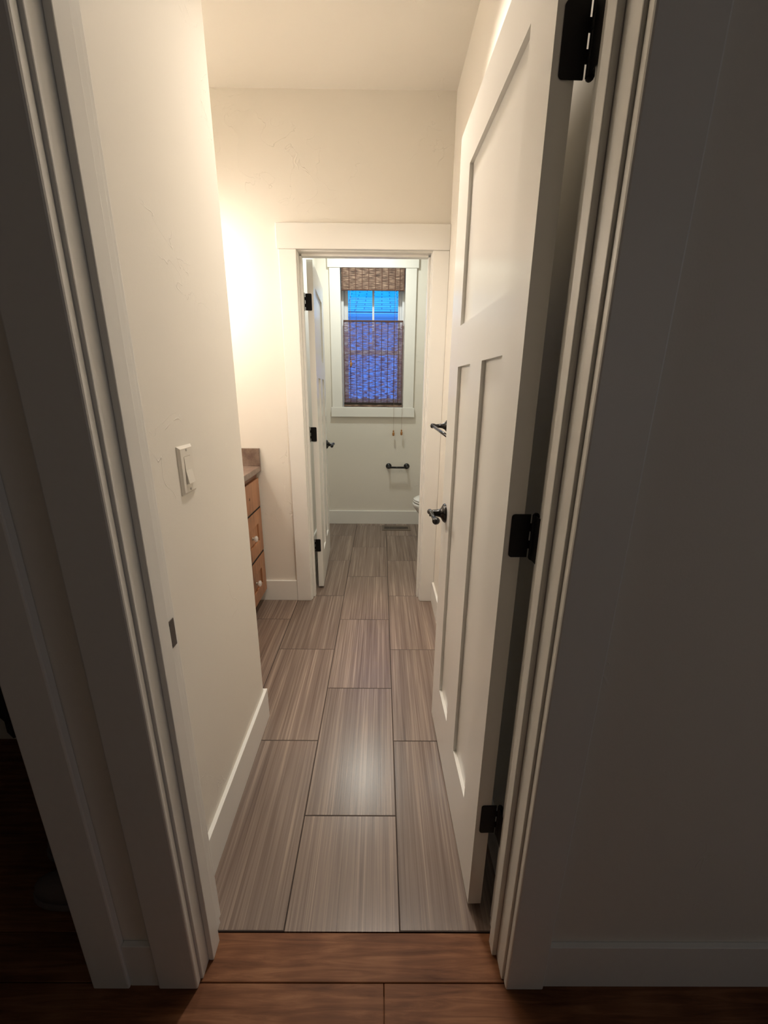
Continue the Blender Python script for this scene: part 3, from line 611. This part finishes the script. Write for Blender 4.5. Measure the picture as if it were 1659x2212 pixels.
bm = bmesh.new(); tube(bm, [(0.279, -0.16, 0.66), (0.262, -0.16, 0.66), (0.258, -0.13, 0.655), (0.258, -0.09, 0.645)], [0.009, 0.007, 0.006, 0.007], 12); link('flush_lever', bm, M_knobm, to, smooth=True)

# ------------------------------------------------------------------ towel bar on the wall behind the open door
tb = tag(empty('towel_bar', (XR, 2.22, 1.160)), 'dark bronze towel bar on the wall beside the far doorway, partly behind the open door', 'towel bar')
for y in (0.0, -0.60):
    bm = bmesh.new(); lathe(bm, (0, y, 0), (-1, 0, 0), [(0, 0.030), (0.003, 0.0305), (0.006, 0.028), (0.009, 0.022), (0.012, 0.0215), (0.016, 0.0165), (0.020, 0.0165), (0.024, 0.0125), (0.060, 0.0088), (0.066, 0.0115), (0.078, 0.0130), (0.086, 0.0105), (0.090, 0.0)], 28); link('post', bm, M_bronze, tb, smooth=True)
bm = bmesh.new(); tube(bm, [(-0.077, 0.0, 0), (-0.077, -0.60, 0)], 0.0075, 16); link('rail', bm, M_bronze, tb, smooth=True)

# ------------------------------------------------------------------ closet contents, barely lit
ga = tag(empty('hanging_garment', (-1.02, 1.05, 1.70)), 'dark garment hanging in the unlit closet beside the hall', 'garment')
bm = bmesh.new(); n = 40
def sec(z, w, d, fold):
    return [(0.5 * w * math.cos(2 * math.pi * k / n) * (1 + fold * 0.10 * math.sin(9 * 2 * math.pi * k / n)), 0.5 * d * math.sin(2 * math.pi * k / n) * (1 + fold * 0.35 * math.sin(7 * 2 * math.pi * k / n))) for k in range(n)]
loft(bm, [(-1.30, sec(0, 0.46, 0.20, 1)), (-1.0, sec(0, 0.44, 0.19, .9)), (-0.6, sec(0, 0.42, 0.17, .7)), (-0.25, sec(0, 0.44, 0.15, .4)), (-0.10, sec(0, 0.42, 0.12, .2)), (-0.04, sec(0, 0.22, 0.09, 0)), (-0.01, sec(0, 0.10, 0.08, 0))]); link('cloth_body', bm, M_cloth, ga, smooth=True)
bm = bmesh.new(); tube(bm, [(0, 0, -0.02), (0, 0.004, 0.04), (0, 0.022, 0.06), (0, 0.024, 0.085), (0, 0, 0.104), (0, -0.022, 0.085)], 0.003, 8); link('hanger_hook', bm, M_hole, ga)
rd = bmesh.new(); tube(rd, [(-1.98, 1.05, 1.782), (-0.596, 1.05, 1.782)], 0.013, 14)
tag(link('closet_rod', rd, M_alder, smooth=True), 'wooden closet rod carrying the dark garment', 'closet rod')
def shoe(loc_, rz, lab):
    s = tag(empty('shoe', loc_, rz), lab, 'shoe', None)
    bm = bmesh.new()
    def sl(x0, x1, w): return [(x0 + (x1 - x0) * (0.5 - 0.5 * math.cos(2 * math.pi * k / 28)), w * math.sin(2 * math.pi * k / 28) * (0.82 + 0.18 * -math.cos(2 * math.pi * k / 28))) for k in range(28)]
    loft(bm, [(0.022, sl(0, 0.26, 0.045)), (0.05, sl(0.004, 0.255, 0.045)), (0.068, sl(0.006, 0.215, 0.040)), (0.085, sl(0.008, 0.15, 0.036)), (0.10, sl(0.010, 0.11, 0.034))]); link('upper', bm, M_shoe, s, smooth=True)
    bm = bmesh.new(); loft(bm, [(0, sl(-0.003, 0.262, 0.045)), (0.004, sl(-0.005, 0.266, 0.049)), (0.022, sl(-0.004, 0.264, 0.048))]); link('sole', bm, M_shoe, s, smooth=True)
shoe((-0.675, 0.780, 0), math.radians(180), 'dim low shoe on the dark closet floor, the one nearer the door casing')
shoe((-0.725, 0.890, 0), math.radians(180), 'dim low shoe on the dark closet floor, the one deeper inside')

# ------------------------------------------------------------------ house next door, seen through the upper panes
ho = tag(empty('neighbor_house', (0, 7.0, 0)), 'neighbouring house with shingled roof and gutter seen through the upper window panes', 'house')
ze = 2.50
boxes('siding_wall', [(-6, 6, 0.45, 0.6, -3.0, ze - 0.08)], M_siding, ho)
boxes('soffit_board', [(-6, 6, 0.0, 0.45, ze - 0.10, ze - 0.07)], M_fascia, ho)
boxes('gutter', [(-6, 6, -0.10, 0.0, ze - 0.075, ze - 0.03)], M_fascia, ho, 0.01)
rf = boxes('roof', [(-6, 6, 0, 5.5, -0.02, 0.0)], M_shingle, ho); rf.location = (0, -0.06, ze); rf.rotation_euler = (math.radians(20), 0, 0)
